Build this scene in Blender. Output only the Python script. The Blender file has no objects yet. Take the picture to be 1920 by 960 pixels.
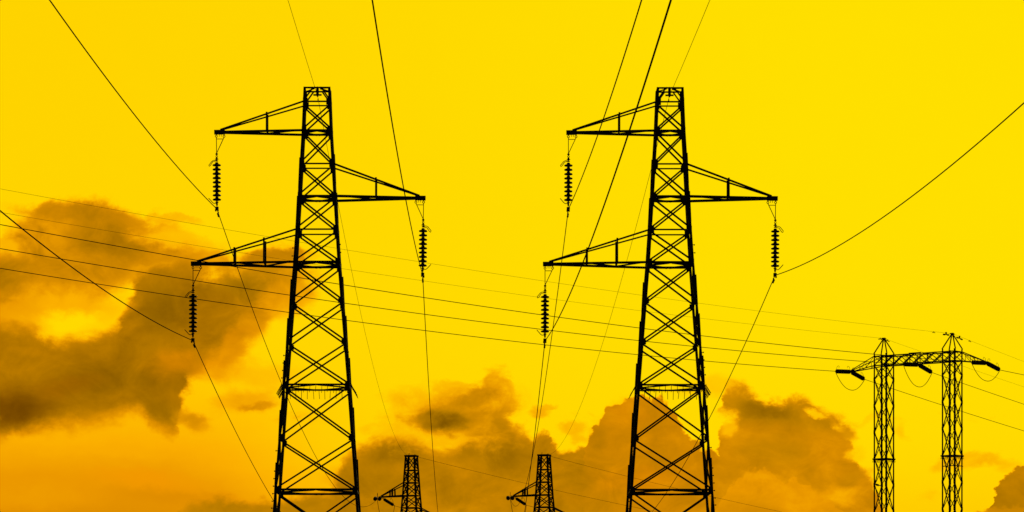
import bpy, bmesh, math, random
from mathutils import Vector, Matrix

R = math.radians
scene = bpy.context.scene
COL = scene.collection
random.seed(7)

# ------------------------------------------------------------------ camera
# level camera on the field, long lens, frame shifted upward (verticals stay parallel)
F = 6800.0                       # focal length in photo pixels (photo is 1920 wide)
CX, CY, EYE = 876.0, 1320.0, 1.7  # vanishing point of the line direction, horizon row, eye height
cam_data = bpy.data.cameras.new("camera")
cam = bpy.data.objects.new("camera", cam_data)
COL.objects.link(cam)
cam.location = (0, 0, EYE)
cam.rotation_euler = (R(90), 0, 0)
cam_data.sensor_width = 36
cam_data.lens = F / 1920 * 36
cam_data.shift_x = (960 - CX) / 1920
cam_data.shift_y = (CY - 480) / 1920
cam_data.clip_start = 0.5
cam_data.clip_end = 30000
scene.camera = cam
scene.cycles.max_bounces = 3
scene.cycles.diffuse_bounces = 1
scene.cycles.glossy_bounces = 1
scene.render.resolution_x, scene.render.resolution_y = 1024, 512

# ------------------------------------------------------------------ exposure
vs = scene.view_settings
vs.view_transform = 'Standard'
vs.look = 'None'
vs.exposure = 0
vs.gamma = 1
vs.use_curve_mapping = False

# ------------------------------------------------------------------ sun (low, behind the towers, veiled by cloud)
SUN_EL, SUN_AZ = R(14), R(8)     # azimuth measured from +Y towards +X
sun_data = bpy.data.lights.new("sun", 'SUN')
sun_data.energy = 0.5
sun_data.angle = R(10)
sun_data.color = (1.0, 0.86, 0.55)
sun = bpy.data.objects.new("sun", sun_data)
COL.objects.link(sun)
sd = Vector((math.sin(SUN_AZ) * math.cos(SUN_EL), math.cos(SUN_AZ) * math.cos(SUN_EL), math.sin(SUN_EL)))
sun.rotation_euler = sd.to_track_quat('Z', 'Y').to_euler()
sun.location = (0, 0, 60)

# ------------------------------------------------------------------ sky
world = bpy.data.worlds.new("World")
scene.world = world
world.use_nodes = True
world.cycles.sampling_method = 'MANUAL'
world.cycles.sample_map_resolution = 512
wt = world.node_tree
wt.nodes.clear()


def lin(c):
    c = c / 255.0
    return c / 12.92 if c <= 0.04045 else ((c + 0.055) / 1.055) ** 2.4


def put(sock, v):
    if v is None:
        return
    if isinstance(v, bpy.types.NodeSocket):
        wt.links.new(v, sock)
    else:
        sock.default_value = v


def mth(op, a, b=None, c=None, clamp=False):
    n = wt.nodes.new('ShaderNodeMath')
    n.operation = op
    n.use_clamp = clamp
    put(n.inputs[0], a); put(n.inputs[1], b); put(n.inputs[2], c)
    return n.outputs[0]


def vmth(op, a, b=None, c=None):
    n = wt.nodes.new('ShaderNodeVectorMath')
    n.operation = op
    put(n.inputs[0], a); put(n.inputs[1], b)
    if c is not None:
        put(n.inputs[2], c)
    return n.outputs['Value'] if op in ('LENGTH', 'DOT_PRODUCT') else n.outputs[0]


def sstep(v, lo, hi, a=0.0, b=1.0):
    n = wt.nodes.new('ShaderNodeMapRange')
    n.interpolation_type = 'SMOOTHSTEP'
    put(n.inputs['Value'], v)
    n.inputs['From Min'].default_value = lo
    n.inputs['From Max'].default_value = hi
    n.inputs['To Min'].default_value = a
    n.inputs['To Max'].default_value = b
    return n.outputs['Result']


def noise(vec, scale, detail=6, rough=0.55, dist=0.0, col=False):
    n = wt.nodes.new('ShaderNodeTexNoise')
    n.noise_dimensions = '3D'
    put(n.inputs['Vector'], vec)
    n.inputs['Scale'].default_value = scale
    n.inputs['Detail'].default_value = detail
    n.inputs['Roughness'].default_value = rough
    n.inputs['Distortion'].default_value = dist
    return n.outputs['Color'] if col else n.outputs['Fac']


def mixf(f, a, b):
    n = wt.nodes.new('ShaderNodeMix')
    n.data_type = 'FLOAT'
    put(n.inputs[0], f); put(n.inputs[2], a); put(n.inputs[3], b)
    return n.outputs[0]


def curve(x, pts, lo=-2.0, hi=22.0):
    """piecewise outline y(x); x and y in hundreds of photo pixels of sky angle"""
    n = wt.nodes.new('ShaderNodeFloatCurve')
    m = n.mapping
    m.use_clip = False
    c = m.curves[0]
    P = [((px / 100 - lo) / (hi - lo), py / 1500.0) for px, py in pts]
    P = [(0.0, P[0][1])] + [p for p in P if 0 < p[0] < 1] + [(1.0, P[-1][1])]
    c.points[0].location = P[0]
    c.points[1].location = P[-1]
    for p in P[1:-1]:
        c.points.new(*p)
    for p in c.points:
        p.handle_type = 'AUTO_CLAMPED'
    m.update()
    t = mth('DIVIDE', mth('SUBTRACT', x, lo), hi - lo)
    put(n.inputs['Value'], t)
    return mth('MULTIPLY', n.outputs[0], 15.0)


def ell(p, cx, cy, rx, ry, rot=0):
    """1 at the centre of an ellipse, 0 at its rim"""
    c, sn = math.cos(R(rot)), math.sin(R(rot))
    cx, cy, rx, ry = cx / 100, cy / 100, rx / 100, ry / 100
    if not rot:
        q = vmth('MULTIPLY_ADD', p, (1 / rx, 1 / ry, 0), (-cx / rx, -cy / ry, 0))
        return mth('SUBTRACT', 1.0, vmth('LENGTH', q))
    u = mth('SUBTRACT', vmth('DOT_PRODUCT', p, (c / rx, sn / rx, 0)), (cx * c + cy * sn) / rx)
    v = mth('SUBTRACT', vmth('DOT_PRODUCT', p, (-sn / ry, c / ry, 0)), (-cx * sn + cy * c) / ry)
    return mth('SUBTRACT', 1.0, mth('SQRT', mth('ADD', mth('MULTIPLY', u, u), mth('MULTIPLY', v, v))))


# direction of sight -> angular coordinates in the western sky (fixed to the world)
tc = wt.nodes.new('ShaderNodeTexCoord')
sep = wt.nodes.new('ShaderNodeSeparateXYZ')
wt.links.new(tc.outputs['Generated'], sep.inputs[0])
dx, dy, dz = sep.outputs
dyc = mth('MAXIMUM', dy, 0.12)
X = mth('ADD', mth('MULTIPLY', mth('DIVIDE', dx, dyc), F / 100), CX / 100)
Y = mth('SUBTRACT', CY / 100, mth('MULTIPLY', mth('DIVIDE', dz, dyc), F / 100))
comb = wt.nodes.new('ShaderNodeCombineXYZ')
put(comb.inputs[0], X); put(comb.inputs[1], Y)
P = comb.outputs[0]
Pn = vmth('MULTIPLY', P, (0.75, 1.0, 1.0))

w1 = vmth('SUBTRACT', noise(Pn, 0.9, 2.5, 0.5, col=True), (0.5, 0.5, 0.5))
w2 = vmth('SUBTRACT', noise(Pn, 4.0, 4.5, 0.62, col=True), (0.5, 0.5, 0.5))
Pq = vmth('MULTIPLY_ADD', w1, (0.5, 0.35, 0), Pn)
nA = mth('SUBTRACT', noise(vmth('ADD', Pq, (3, 7, 2)), 1.5, 6, 0.60, 0.6), 0.5)
nB = mth('SUBTRACT', noise(vmth('ADD', Pq, (13, 1, 5)), 3.6, 5, 0.64, 0.3), 0.5)
vor = wt.nodes.new('ShaderNodeTexVoronoi')
vor.feature = 'SMOOTH_F1'
vor.inputs['Scale'].default_value = 5.5
vor.inputs['Detail'].default_value = 1
vor.inputs['Roughness'].default_value = 0.6
vor.inputs['Smoothness'].default_value = 0.25
put(vor.inputs['Vector'], vmth('MULTIPLY_ADD', w2, (0.12, 0.12, 0), P))
nV = mth('SUBTRACT', 0.45, vor.outputs['Distance'])
cof = wt.nodes.new('ShaderNodeCombineXYZ')
put(cof.inputs[0], mth('MULTIPLY', nA, 0.12)); put(cof.inputs[1], mth('MULTIPLY_ADD', nV, 0.005, mth('MULTIPLY', nB, 0.08)))
Po = vmth('ADD', P, cof.outputs[0])
# soft wisps: broad warp; cumulus: crisp small-scale warp
Pw = vmth('MULTIPLY_ADD', w2, (0.42, 0.30, 0), vmth('MULTIPLY_ADD', w1, (0.75, 0.45, 0), Po))
Pc = vmth('MULTIPLY_ADD', w2, (0.34, 0.30, 0), vmth('MULTIPLY_ADD', w1, (0.18, 0.14, 0), Po))


def xy(p):
    return vmth('DOT_PRODUCT', p, (1, 0, 0)), vmth('DOT_PRODUCT', p, (0, 1, 0))


Xw, Yw = xy(Pw)
Xc, Yc = xy(Pc)

# brightness of the sky, 0 (deep cloud) .. 1 (clear)
L = mth('ADD', 0.895, mth('MULTIPLY', sstep(X, 0.0, 17.0), 0.085))
L = mth('SUBTRACT', L, mth('MULTIPLY', sstep(Y, 5.0, 12.0), 0.10))
lowleft = mth('MULTIPLY', sstep(Yw, 6.3, 9.4), sstep(Xw, 7.5, 3.0))
L = mth('SUBTRACT', L, mth('MULTIPLY', lowleft, 0.21))
L = mth('SUBTRACT', L, mth('MULTIPLY', sstep(Yw, 8.0, 10.4), 0.08))
WARM = mth('MULTIPLY', lowleft, 0.5)


def lay(mask, val, warm=0.0):
    global L, WARM
    L = mixf(mask, L, val)
    WARM = mixf(mask, WARM, warm)


def shade(base, na=0.0, nb=0.0):
    v = mth('MULTIPLY_ADD', nA, na, base)
    return mth('MULTIPLY_ADD', nB, nb, v)


def blob(p, e, lo, hi, k=1.0, na=0.0, nb=0.0):
    """soft ellipse mask with a noisy rim"""
    v = ell(p, *e)
    if na:
        v = mth('MULTIPLY_ADD', nA, na, v)
    if nb:
        v = mth('MULTIPLY_ADD', nB, nb, v)
    return mth('MULTIPLY', sstep(v, lo, hi), k)


def band(x, y, top, bot, st, sb, na=0.0, nb=0.0, k=1.0, puff=0.0):
    """cloud between two outlines, the rim softened by st / sb and broken by noise; puff rounds it into cauliflower heads"""
    d1 = mth('SUBTRACT', y, curve(x, top))
    wob = mth('ADD', mth('MULTIPLY', nA, na), mth('MULTIPLY', nB, nb))
    if puff:
        wob = mth('MULTIPLY_ADD', nV, puff, wob)
    if isinstance(st, float):
        m = sstep(mth('ADD', d1, wob), -st, st)
    else:
        m = sstep(mth('DIVIDE', mth('ADD', d1, wob), st), -1, 1)
    if bot:
        m = mth('MULTIPLY', m, sstep(mth('ADD', mth('SUBTRACT', curve(x, bot), y), wob), -sb, sb))
    return mth('MULTIPLY', m, k)


#CLOUDS_BEGIN
# ---- upper left veil
lay(band(Xw, Yw, [(-150, 430), (0, 440), (30, 402), (70, 388), (150, 382), (230, 400), (300, 425), (380, 470), (470, 480), (560, 470), (600, 560)],
         [(-150, 620), (0, 600), (150, 590), (240, 520), (330, 510), (420, 500), (560, 500), (600, 490)], 0.20, 0.30, 0.9, 0.3, 0.9),
    shade(0.50, 0.6, 0.2), 0.25)
for e, k, v in (((150, 398, 150, 26, 5), 0.75, 0.38), ((210, 450, 120, 60, 10), 0.75, 0.38), ((10, 512, 80, 45), 0.8, 0.38),
                ((150, 510, 170, 35), 0.6, 0.44), ((520, 480, 90, 17, -4), 0.85, 0.40), ((320, 415, 60, 10, 12), 0.5, 0.6)):
    lay(blob(Pw, e, 0.0, 0.7, k, 0.7, 0.3), shade(v, 0.4, 0.15), 0.2)
for e, k, v in (((8, 405, 45, 40), 0.9, 0.88), ((310, 452, 95, 26, 8), 0.75, 0.82), ((10, 455, 45, 24), 0.7, 0.76), ((420, 462, 60, 14, 0), 0.6, 0.85),
                ((310, 500, 70, 13), 0.6, 0.74), ((430, 520, 90, 12, 4), 0.35, 0.66)):
    lay(blob(Pw, e, 0.0, 0.7, k, 0.6, 0.3), v, 0.1)
# ---- main left mass
for e, k, v, w in (((480, 545, 130, 60, -8), 0.95, 0.37, 0.0), ((440, 600, 90, 60, -30), 0.85, 0.45, 0.3), ((400, 660, 80, 70, 0), 0.8, 0.50, 0.6), ((530, 560, 60, 50, 0), 0.7, 0.66, 0.3)):
    lay(blob(Pw, e, -0.12, 0.6, k, 0.9, 0.3), shade(v, 0.45, 0.12), w)
lay(band(Xw, Yw, [(-150, 600), (0, 610), (60, 618), (110, 630), (160, 630), (215, 610), (240, 560), (275, 510), (320, 498), (400, 515), (440, 560), (470, 640), (520, 900)],
         [(-150, 835), (0, 822), (60, 798), (130, 790), (200, 782), (250, 772), (285, 790), (325, 806), (348, 735), (372, 702), (395, 680), (420, 630), (450, 560), (470, 500), (600, 480)],
         0.22, 0.28, 0.6, 0.25), shade(0.37, 0.34, 0.09), 0.25)
for e, k, v, w in (((130, 580, 150, 50, 0), 0.9, 0.72, 0.3), ((140, 597, 85, 30, 0), 1.0, 0.93, 0.0), ((20, 580, 90, 30, 0), 0.7, 0.64, 0.4)):
    lay(blob(Pw, e, 0.0, 0.75, k, 0.55, 0.25), v, w)
for e, k, v, w in (((15, 765, 140, 60, -8), 0.9, 0.16, 0.7), ((210, 715, 190, 50, 0), 0.6, 0.25, 0.1), ((310, 580, 75, 80, 0), 0.75, 0.25, 0.0), ((120, 720, 90, 30, -10), 0.6, 0.30, 0.9),
                   ((335, 688, 90, 42, 0), 0.85, 0.48, 0.7), ((60, 650, 120, 22, 0), 0.6, 0.44, 0.3), ((450, 540, 100, 30, 0), 0.5, 0.37, 0.0), ((260, 640, 90, 26, -20), 0.4, 0.36, 0.1),
                   ((300, 765, 60, 32, 30), 0.7, 0.30, 0.0), ((430, 660, 50, 34, 0), 0.6, 0.55, 0.4)):
    lay(blob(Pw, e, 0.0, 0.9, k, 0.45, 0.15), shade(v, 0.22, 0.06), w)
for e, k, v, w in (((365, 788, 60, 24, 20), 0.75, 0.47, 0.1), ((460, 752, 85, 36, -8), 0.65, 0.58, 0.3), ((480, 762, 50, 12, -5), 0.7, 0.46, 0.2), ((490, 700, 100, 34, 0), 0.45, 0.64, 0.3)):
    lay(blob(Pw, e, 0.0, 0.8, k, 1.0, 0.5), shade(v, 0.3, 0.15), w)
# ---- low streaks at the left
for e, k, v, w in (((270, 900, 150, 30, 6), 0.7, 0.64, 1.0), ((330, 935, 200, 20, 3), 0.6, 0.54, 0.6), ((60, 930, 200, 40, 0), 0.5, 0.66, 0.3), ((200, 850, 160, 18, 4), 0.4, 0.70, 0.4)):
    lay(blob(Pw, e, 0.0, 0.9, k, 0.4, 0.15), v, w)
lay(band(Xw, Yw, [(-150, 1100), (300, 1000), (370, 950), (420, 940), (480, 945), (560, 938), (640, 935), (700, 940), (760, 1100)], None, 0.12, 0.1, 0.4, 0.1, 0.85), shade(0.38, 0.3, 0.1), 0.0)
# ---- cumulus bank along the bottom
lay(band(Xc, Yc, [(560, 1000), (625, 915), (650, 858), (685, 834), (725, 820), (755, 815), (785, 828), (815, 842), (850, 838), (880, 815), (905, 795), (940, 790), (965, 805), (985, 820),
                  (1000, 830), (1012, 816), (1030, 820), (1042, 842), (1070, 846), (1098, 845), (1120, 850), (1160, 850), (1200, 860), (1260, 870), (1330, 880), (1380, 960), (1450, 1200)], None,
         sstep(X, 9.6, 10.3, 0.23, 0.08), 0.1, 0.4, 0.3), shade(0.42, 0.36, 0.10), 0.15)
for e, k, v, w in (((740, 850, 75, 34, -10), 0.8, 0.29, 0.0), ((690, 900, 110, 40, 0), 0.55, 0.30, 0.0), ((940, 850, 110, 46, 0), 0.6, 0.32, 0.0), ((850, 870, 120, 25, -10), 0.4, 0.43, 0.1),
                   ((970, 905, 120, 35, 0), 0.6, 0.46, 0.1), ((1140, 900, 70, 45, 0), 0.5, 0.45, 0.6), ((860, 958, 60, 24, 0), 0.8, 0.48, 0.0), ((1100, 930, 120, 30, 0), 0.4, 0.45, 0.4), ((1150, 905, 30, 30, -30), 0.5, 0.5, 1.0)):
    lay(blob(Pw, e, 0.0, 0.9, k, 0.5, 0.15), shade(v, 0.25, 0.08), w)
# ---- wisps over the far left tower
for e, k, v in (((850, 780, 150, 70, -8), 0.75, 0.70), ((770, 755, 60, 25, 15), 0.7, 0.68), ((860, 770, 100, 55, -15), 0.85, 0.60), ((918, 760, 48, 70, 10), 0.95, 0.55), ((930, 732, 36, 28, 0), 0.9, 0.57),
                ((720, 800, 100, 16, 0), 0.5, 0.74), ((930, 815, 60, 50, 0), 0.8, 0.48)):
    lay(blob(Pw, e, -0.05, 0.6, k, 1.5, 0.9), shade(v, 0.7, 0.5), 0.1)
for e, k, v in (((838, 785, 72, 36, -5), 0.95, 0.23), ((790, 790, 60, 18, 0), 0.6, 0.38), ((880, 748, 70, 18, -25), 0.6, 0.44), ((935, 790, 30, 40, 0), 0.5, 0.42)):
    lay(blob(Pw, e, 0.0, 0.75, k, 0.9, 0.45), shade(v, 0.35, 0.2), 0.0)
lay(blob(Pw, (850, 826, 75, 12, -8), 0.0, 0.8, 0.75, 0.8, 0.5), 0.72, 0.2)
for e, k, v in (((1010, 775, 28, 14, 0), 0.75, 0.62), ((1030, 765, 25, 8, -15), 0.75, 0.66), ((1072, 803, 38, 22, 0), 0.75, 0.64), ((1085, 825, 25, 14, 0), 0.5, 0.62)):
    lay(blob(Pc, e, 0.0, 0.7, k, 1.1, 0.7), shade(v, 0.4, 0.3), 0.1)
# ---- towering cumulus behind the right tower
lay(band(Xc, Yc, [(1060, 1000), (1092, 860), (1100, 828), (1110, 798), (1128, 780), (1140, 756), (1165, 752), (1195, 736), (1225, 742), (1260, 765), (1280, 805), (1300, 822), (1330, 835), (1352, 850), (1400, 900), (1470, 1000), (1540, 1200)], None,
         0.055, 0.1, 0.16, 0.16, puff=0.16, k=mth('SUBTRACT', 1.0, mth('MULTIPLY', sstep(Yw, 8.3, 9.0), sstep(Xw, 11.9, 10.7)))), shade(0.485, 0.36, 0.10), 0.36)
for e, k, v, w in (((1120, 830, 30, 50, 15), 0.6, 0.39, 0.2), ((1250, 860, 70, 50, 0), 0.5, 0.42, 0.3), ((1215, 900, 90, 40, 0), 0.6, 0.54, 0.9), ((1180, 775, 50, 40, 0), 0.5, 0.55, 0.7)):
    lay(blob(Pw, e, 0.0, 0.9, k, 0.5, 0.15), shade(v, 0.22, 0.08), w)
# ---- cloud between the right tower and the portal
lay(band(Xc, Yc, [(1290, 1000), (1335, 870), (1349, 850), (1353, 805), (1372, 792), (1395, 770), (1420, 758), (1450, 754), (1500, 756), (1530, 776), (1560, 795), (1585, 808), (1597, 840), (1610, 872), (1632, 892), (1645, 930), (1668, 1000), (1720, 1200)], None,
         0.14, 0.1, 0.5, 0.35), shade(0.505, 0.36, 0.10), 0.22)
lay(band(Xw, Yw, [(1340, 790), (1352, 748), (1375, 728), (1400, 730), (1450, 748), (1500, 745), (1540, 768), (1600, 785), (1640, 800)],
         [(1340, 770), (1352, 775), (1390, 782), (1450, 795), (1520, 802), (1560, 802), (1600, 795), (1640, 780)], 0.16, 0.16, 0.6, 0.4, 0.9), shade(0.41, 0.45, 0.15), 0.0)
for e, k, v, w in (((1440, 765, 75, 22, 8), 0.85, 0.30, 0.0), ((1450, 845, 90, 45, 0), 0.6, 0.42, 0.0), ((1560, 850, 60, 60, 0), 0.5, 0.57, 0.4), ((1600, 905, 55, 22, -35), 0.75, 0.47, 0.1),
                   ((1560, 935, 50, 30, 0), 0.6, 0.66, 0.3), ((1590, 805, 34, 20, 25), 0.85, 0.48, 0.0), ((1340, 728, 70, 30, 0), 0.5, 0.70, 0.2), ((1290, 735, 60, 18, 0), 0.35, 0.74, 0.2), ((1400, 815, 30, 20, -20), 0.4, 0.58, 0.2), ((1528, 772, 30, 9, 22), 0.8, 0.86, 0.0), ((1604, 852, 26, 24, 0), 0.75, 0.86, 0.0),
                   ((1565, 795, 30, 9, 25), 0.5, 0.70, 0.1), ((1600, 935, 50, 26, -20), 0.5, 0.72, 0.15), ((1380, 800, 22, 26, 20), 0.6, 0.84, 0.1)):
    lay(blob(Pw, e, 0.0, 0.8, k, 0.7, 0.3), shade(v, 0.25, 0.12), w)
lay(band(Xc, Yc, [(1290, 1000), (1345, 945), (1362, 915), (1385, 890), (1405, 878), (1440, 876), (1465, 890), (1485, 892), (1510, 905), (1540, 925), (1575, 950), (1640, 1000), (1690, 1200)], None,
         0.035, 0.1, 0.05, 0.12, puff=0.14), shade(0.575, 0.35, 0.12), 0.35)
lay(blob(Pc, (1430, 893, 60, 13, 4), 0.0, 0.8, 0.6, 0.6, 0.3), 0.655, 0.25)
lay(blob(Pw, (1400, 965, 110, 50, 0), 0.0, 0.9, 0.6, 0.4, 0.15), shade(0.47, 0.1, 0.0), 0.2)
# ---- right edge
for e, k, v in (((1830, 868, 100, 18, 4), 0.7, 0.66), ((1760, 873, 30, 14, 0), 0.6, 0.72), ((1690, 815, 14, 24, -30), 0.6, 0.78), ((1745, 930, 30, 20, 0), 0.4, 0.80), ((1640, 780, 40, 10, -20), 0.5, 0.80), ((1895, 885, 40, 14, 0), 0.4, 0.7)):
    lay(blob(Pw, e, 0.0, 0.7, k, 1.1, 0.7), shade(v, 0.4, 0.3), 0.2)
lay(band(Xc, Yc, [(1780, 1050), (1845, 965), (1856, 928), (1870, 906), (1886, 895), (1900, 884), (1925, 872), (2000, 850)], None, 0.035, 0.1, 0.06, 0.1, puff=0.10), shade(0.42, 0.28, 0.08), 0.12)
lay(band(Xc, Yc, [(1650, 1070), (1715, 978), (1750, 985), (1790, 1000), (1825, 962), (1845, 952), (1870, 948), (1925, 948), (2000, 944)], None, 0.05, 0.1, 0.10, 0.12, k=0.9, puff=0.1), shade(0.50, 0.2, 0.06), 0.2)
#CLOUDS_END
L = mth('ADD', L, mth('MULTIPLY', nB, 0.012))

ramp = wt.nodes.new('ShaderNodeValToRGB')
ramp.color_ramp.interpolation = 'LINEAR'
stops = [(0.0, (58, 34, 0)), (0.1, (90, 55, 0)), (0.2, (122, 80, 0)), (0.3, (152, 102, 0)), (0.4, (180, 121, 0)), (0.5, (207, 137, 0)),
         (0.6, (231, 155, 0)), (0.7, (249, 178, 0)), (0.8, (254, 196, 0)), (0.9, (255, 212, 0)), (1.0, (255, 226, 0))]
el = ramp.color_ramp.elements
while len(el) < len(stops):
    el.new(0.5)
for e_, (p_, c_) in zip(el, stops):
    e_.position = p_
    e_.color = (lin(c_[0]), lin(c_[1]), lin(c_[2]), 1)
put(ramp.inputs[0], L)
warmmix = wt.nodes.new('ShaderNodeMix')
warmmix.data_type = 'RGBA'
warmmix.blend_type = 'MULTIPLY'
put(warmmix.inputs[0], WARM)
wt.links.new(ramp.outputs[0], warmmix.inputs[6])
warmmix.inputs[7].default_value = (1.06, 0.84, 1.0, 1)

# the rest of the dome: a plain dusk sky, far dimmer than the glowing west
nish = wt.nodes.new('ShaderNodeTexSky')
nish.sky_type = 'NISHITA'
nish.sun_disc = False
nish.sun_elevation = SUN_EL
nish.sun_rotation = SUN_AZ
nish.dust_density = 4
dim = vmth('MULTIPLY', nish.outputs[0], (0.012, 0.009, 0.005))
fin = wt.nodes.new('ShaderNodeMix')
fin.data_type = 'RGBA'
put(fin.inputs[0], sstep(dy, 0.25, 0.75))
wt.links.new(dim, fin.inputs[6])
wt.links.new(warmmix.outputs[2], fin.inputs[7])
bg = wt.nodes.new('ShaderNodeBackground')
bg.inputs['Strength'].default_value = 1.0
wt.links.new(fin.outputs[2], bg.inputs['Color'])
wo = wt.nodes.new('ShaderNodeOutputWorld')
wt.links.new(bg.outputs[0], wo.inputs[0])


# ------------------------------------------------------------------ materials
def material(name, base, rough, metal=0.0, var=0.35, scale=9.0, spec=0.3):
    m = bpy.data.materials.new(name)
    m.use_nodes = True
    t = m.node_tree
    b = t.nodes['Principled BSDF']
    g = t.nodes.new('ShaderNodeTexCoord')
    n = t.nodes.new('ShaderNodeTexNoise')
    n.inputs['Scale'].default_value = scale
    n.inputs['Detail'].default_value = 5
    t.links.new(g.outputs['Object'], n.inputs['Vector'])
    r = t.nodes.new('ShaderNodeValToRGB')
    r.color_ramp.elements[0].position = 0.3
    r.color_ramp.elements[1].position = 0.7
    r.color_ramp.elements[0].color = tuple(c * (1 - var) for c in base) + (1,)
    r.color_ramp.elements[1].color = tuple(c * (1 + var) for c in base) + (1,)
    t.links.new(n.outputs['Fac'], r.inputs[0])
    t.links.new(r.outputs[0], b.inputs['Base Color'])
    b.inputs['Roughness'].default_value = rough
    b.inputs['Metallic'].default_value = metal
    b.inputs['Specular IOR Level'].default_value = spec
    return m


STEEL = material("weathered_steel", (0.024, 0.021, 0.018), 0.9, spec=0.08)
GLASS = material("brown_glazed_insulator", (0.030, 0.016, 0.009), 0.5, spec=0.12)
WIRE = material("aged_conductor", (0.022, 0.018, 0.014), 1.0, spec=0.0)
GRASS = material("field_grass", (0.045, 0.06, 0.02), 0.95, scale=0.4)


# ------------------------------------------------------------------ mesh helpers
def V(*a):
    return Vector(a)


def prism(bm, prof0, prof1):
    a = [bm.verts.new(p) for p in prof0]
    b = [bm.verts.new(p) for p in prof1]
    n = len(a)
    for i in range(n):
        bm.faces.new((a[i], a[(i + 1) % n], b[(i + 1) % n], b[i]))
    bm.faces.new(a[::-1])
    bm.faces.new(b)


def frame_of(d, nrm):
    d = d.normalized()
    n = (nrm - d * nrm.dot(d))
    if n.length < 1e-6:
        n = d.orthogonal()
    n.normalize()
    return d, d.cross(n).normalized(), n


def angle(bm, p0, p1, s, nrm, t=None, corner=False, flip=1):
    """steel angle section from p0 to p1; one flange square to nrm, the other along nrm"""
    t = t or s * 0.16
    d, a, n = frame_of(p1 - p0, nrm)
    a = a * flip
    q = [(0, 0), (s, 0), (s, t), (t, t), (t, s), (0, s)]
    off = 0 if corner else -s / 2
    f = lambda p: [p + a * (u + off) + n * v for u, v in q]
    prism(bm, f(p0), f(p1))


def bar(bm, p0, p1, w, h, nrm):
    d, a, n = frame_of(p1 - p0, nrm)
    f = lambda p: [p + a * (u * w / 2) + n * (v * h / 2) for u, v in ((-1, -1), (1, -1), (1, 1), (-1, 1))]
    prism(bm, f(p0), f(p1))


def tube(bm, pts, r, n=6, closed=False):
    rings = []
    m = len(pts)
    up = None
    for i in range(m):
        if closed:
            d = (pts[(i + 1) % m] - pts[i - 1]).normalized()
        else:
            d = (pts[min(i + 1, m - 1)] - pts[max(i - 1, 0)]).normalized()
        if up is None:
            up = d.orthogonal().normalized()
        up = (up - d * up.dot(d)).normalized()
        b = d.cross(up)
        rings.append([bm.verts.new(pts[i] + (up * math.cos(k * 2 * math.pi / n) + b * math.sin(k * 2 * math.pi / n)) * r) for k in range(n)])
    for i in range(m if closed else m - 1):
        A, B = rings[i], rings[(i + 1) % m]
        for k in range(n):
            bm.faces.new((A[k], A[(k + 1) % n], B[(k + 1) % n], B[k]))
    if not closed:
        bm.faces.new(rings[0][::-1])
        bm.faces.new(rings[-1])


def lathe(bm, prof, n=16, M=None):
    M = M or Matrix.Identity(4)
    rings = []
    for r, z in prof:
        rings.append([bm.verts.new(M @ V(r * math.cos(k * 2 * math.pi / n), r * math.sin(k * 2 * math.pi / n), z)) for k in range(n)])
    for A, B in zip(rings, rings[1:]):
        for k in range(n):
            bm.faces.new((A[k], A[(k + 1) % n], B[(k + 1) % n], B[k]))
    bm.faces.new(rings[0][::-1])
    bm.faces.new(rings[-1])


def torus(bm, c, R_, r, axis):
    d, a, b = frame_of(axis, V(0.3, 0.5, 0.7))
    tube(bm, [c + a * math.cos(k * math.pi / 6) * R_ + b * math.sin(k * math.pi / 6) * R_ for k in range(12)], r, 6, True)


def obj(name, bm, mat, parent=None, smooth=False):
    me = bpy.data.meshes.new(name)
    bmesh.ops.recalc_face_normals(bm, faces=bm.faces[:])
    bm.to_mesh(me)
    bm.free()
    me.materials.append(mat)
    if smooth:
        for p in me.polygons:
            p.use_smooth = True
    o = bpy.data.objects.new(name, me)
    COL.objects.link(o)
    o.parent = parent
    return o


def thing(name, label, cat, loc=(0, 0, 0), rotz=0, group=None):
    o = bpy.data.objects.new(name, None)
    COL.objects.link(o)
    o.location = loc
    o.rotation_euler = (0, 0, rotz)
    return tag(o, label, cat, group)


def tag(o, label, cat, group=None):
    o['label'] = label
    o['category'] = cat
    if group:
        o['group'] = group
    return o


def copy_tree(o, parent=None):
    c = o.copy()
    COL.objects.link(c)
    c.parent = parent
    for ch in list(o.children):
        copy_tree(ch, c)
    return c


def at(px, py, depth):
    """photo pixel + distance from the camera -> metres"""
    return V((px - CX) * depth / F, depth, EYE + (CY - py) * depth / F)


# ------------------------------------------------------------------ ground
bm = bmesh.new()
g = [bm.verts.new(p) for p in ((-9000, -3000, 0), (9000, -3000, 0), (9000, 15000, 0), (-9000, 15000, 0))]
bm.faces.new(g)
ground = obj("ground", bm, GRASS)
ground['kind'] = 'structure'

# ------------------------------------------------------------------ lattice towers
FACES = ((0, -1), (1, 0), (0, 1), (-1, 0))


def lerp_levels(levels, z):
    for (z0, w0), (z1, w1) in zip(levels, levels[1:]):
        if z0 >= z >= z1:
            return w0 + (w1 - w0) * (z0 - z) / (z0 - z1)
    return levels[0][1] if z > levels[0][0] else levels[-1][1]


def corner(sx, sy, z, hw):
    return V(sx * hw(z), sy * hw(z), z)


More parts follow.
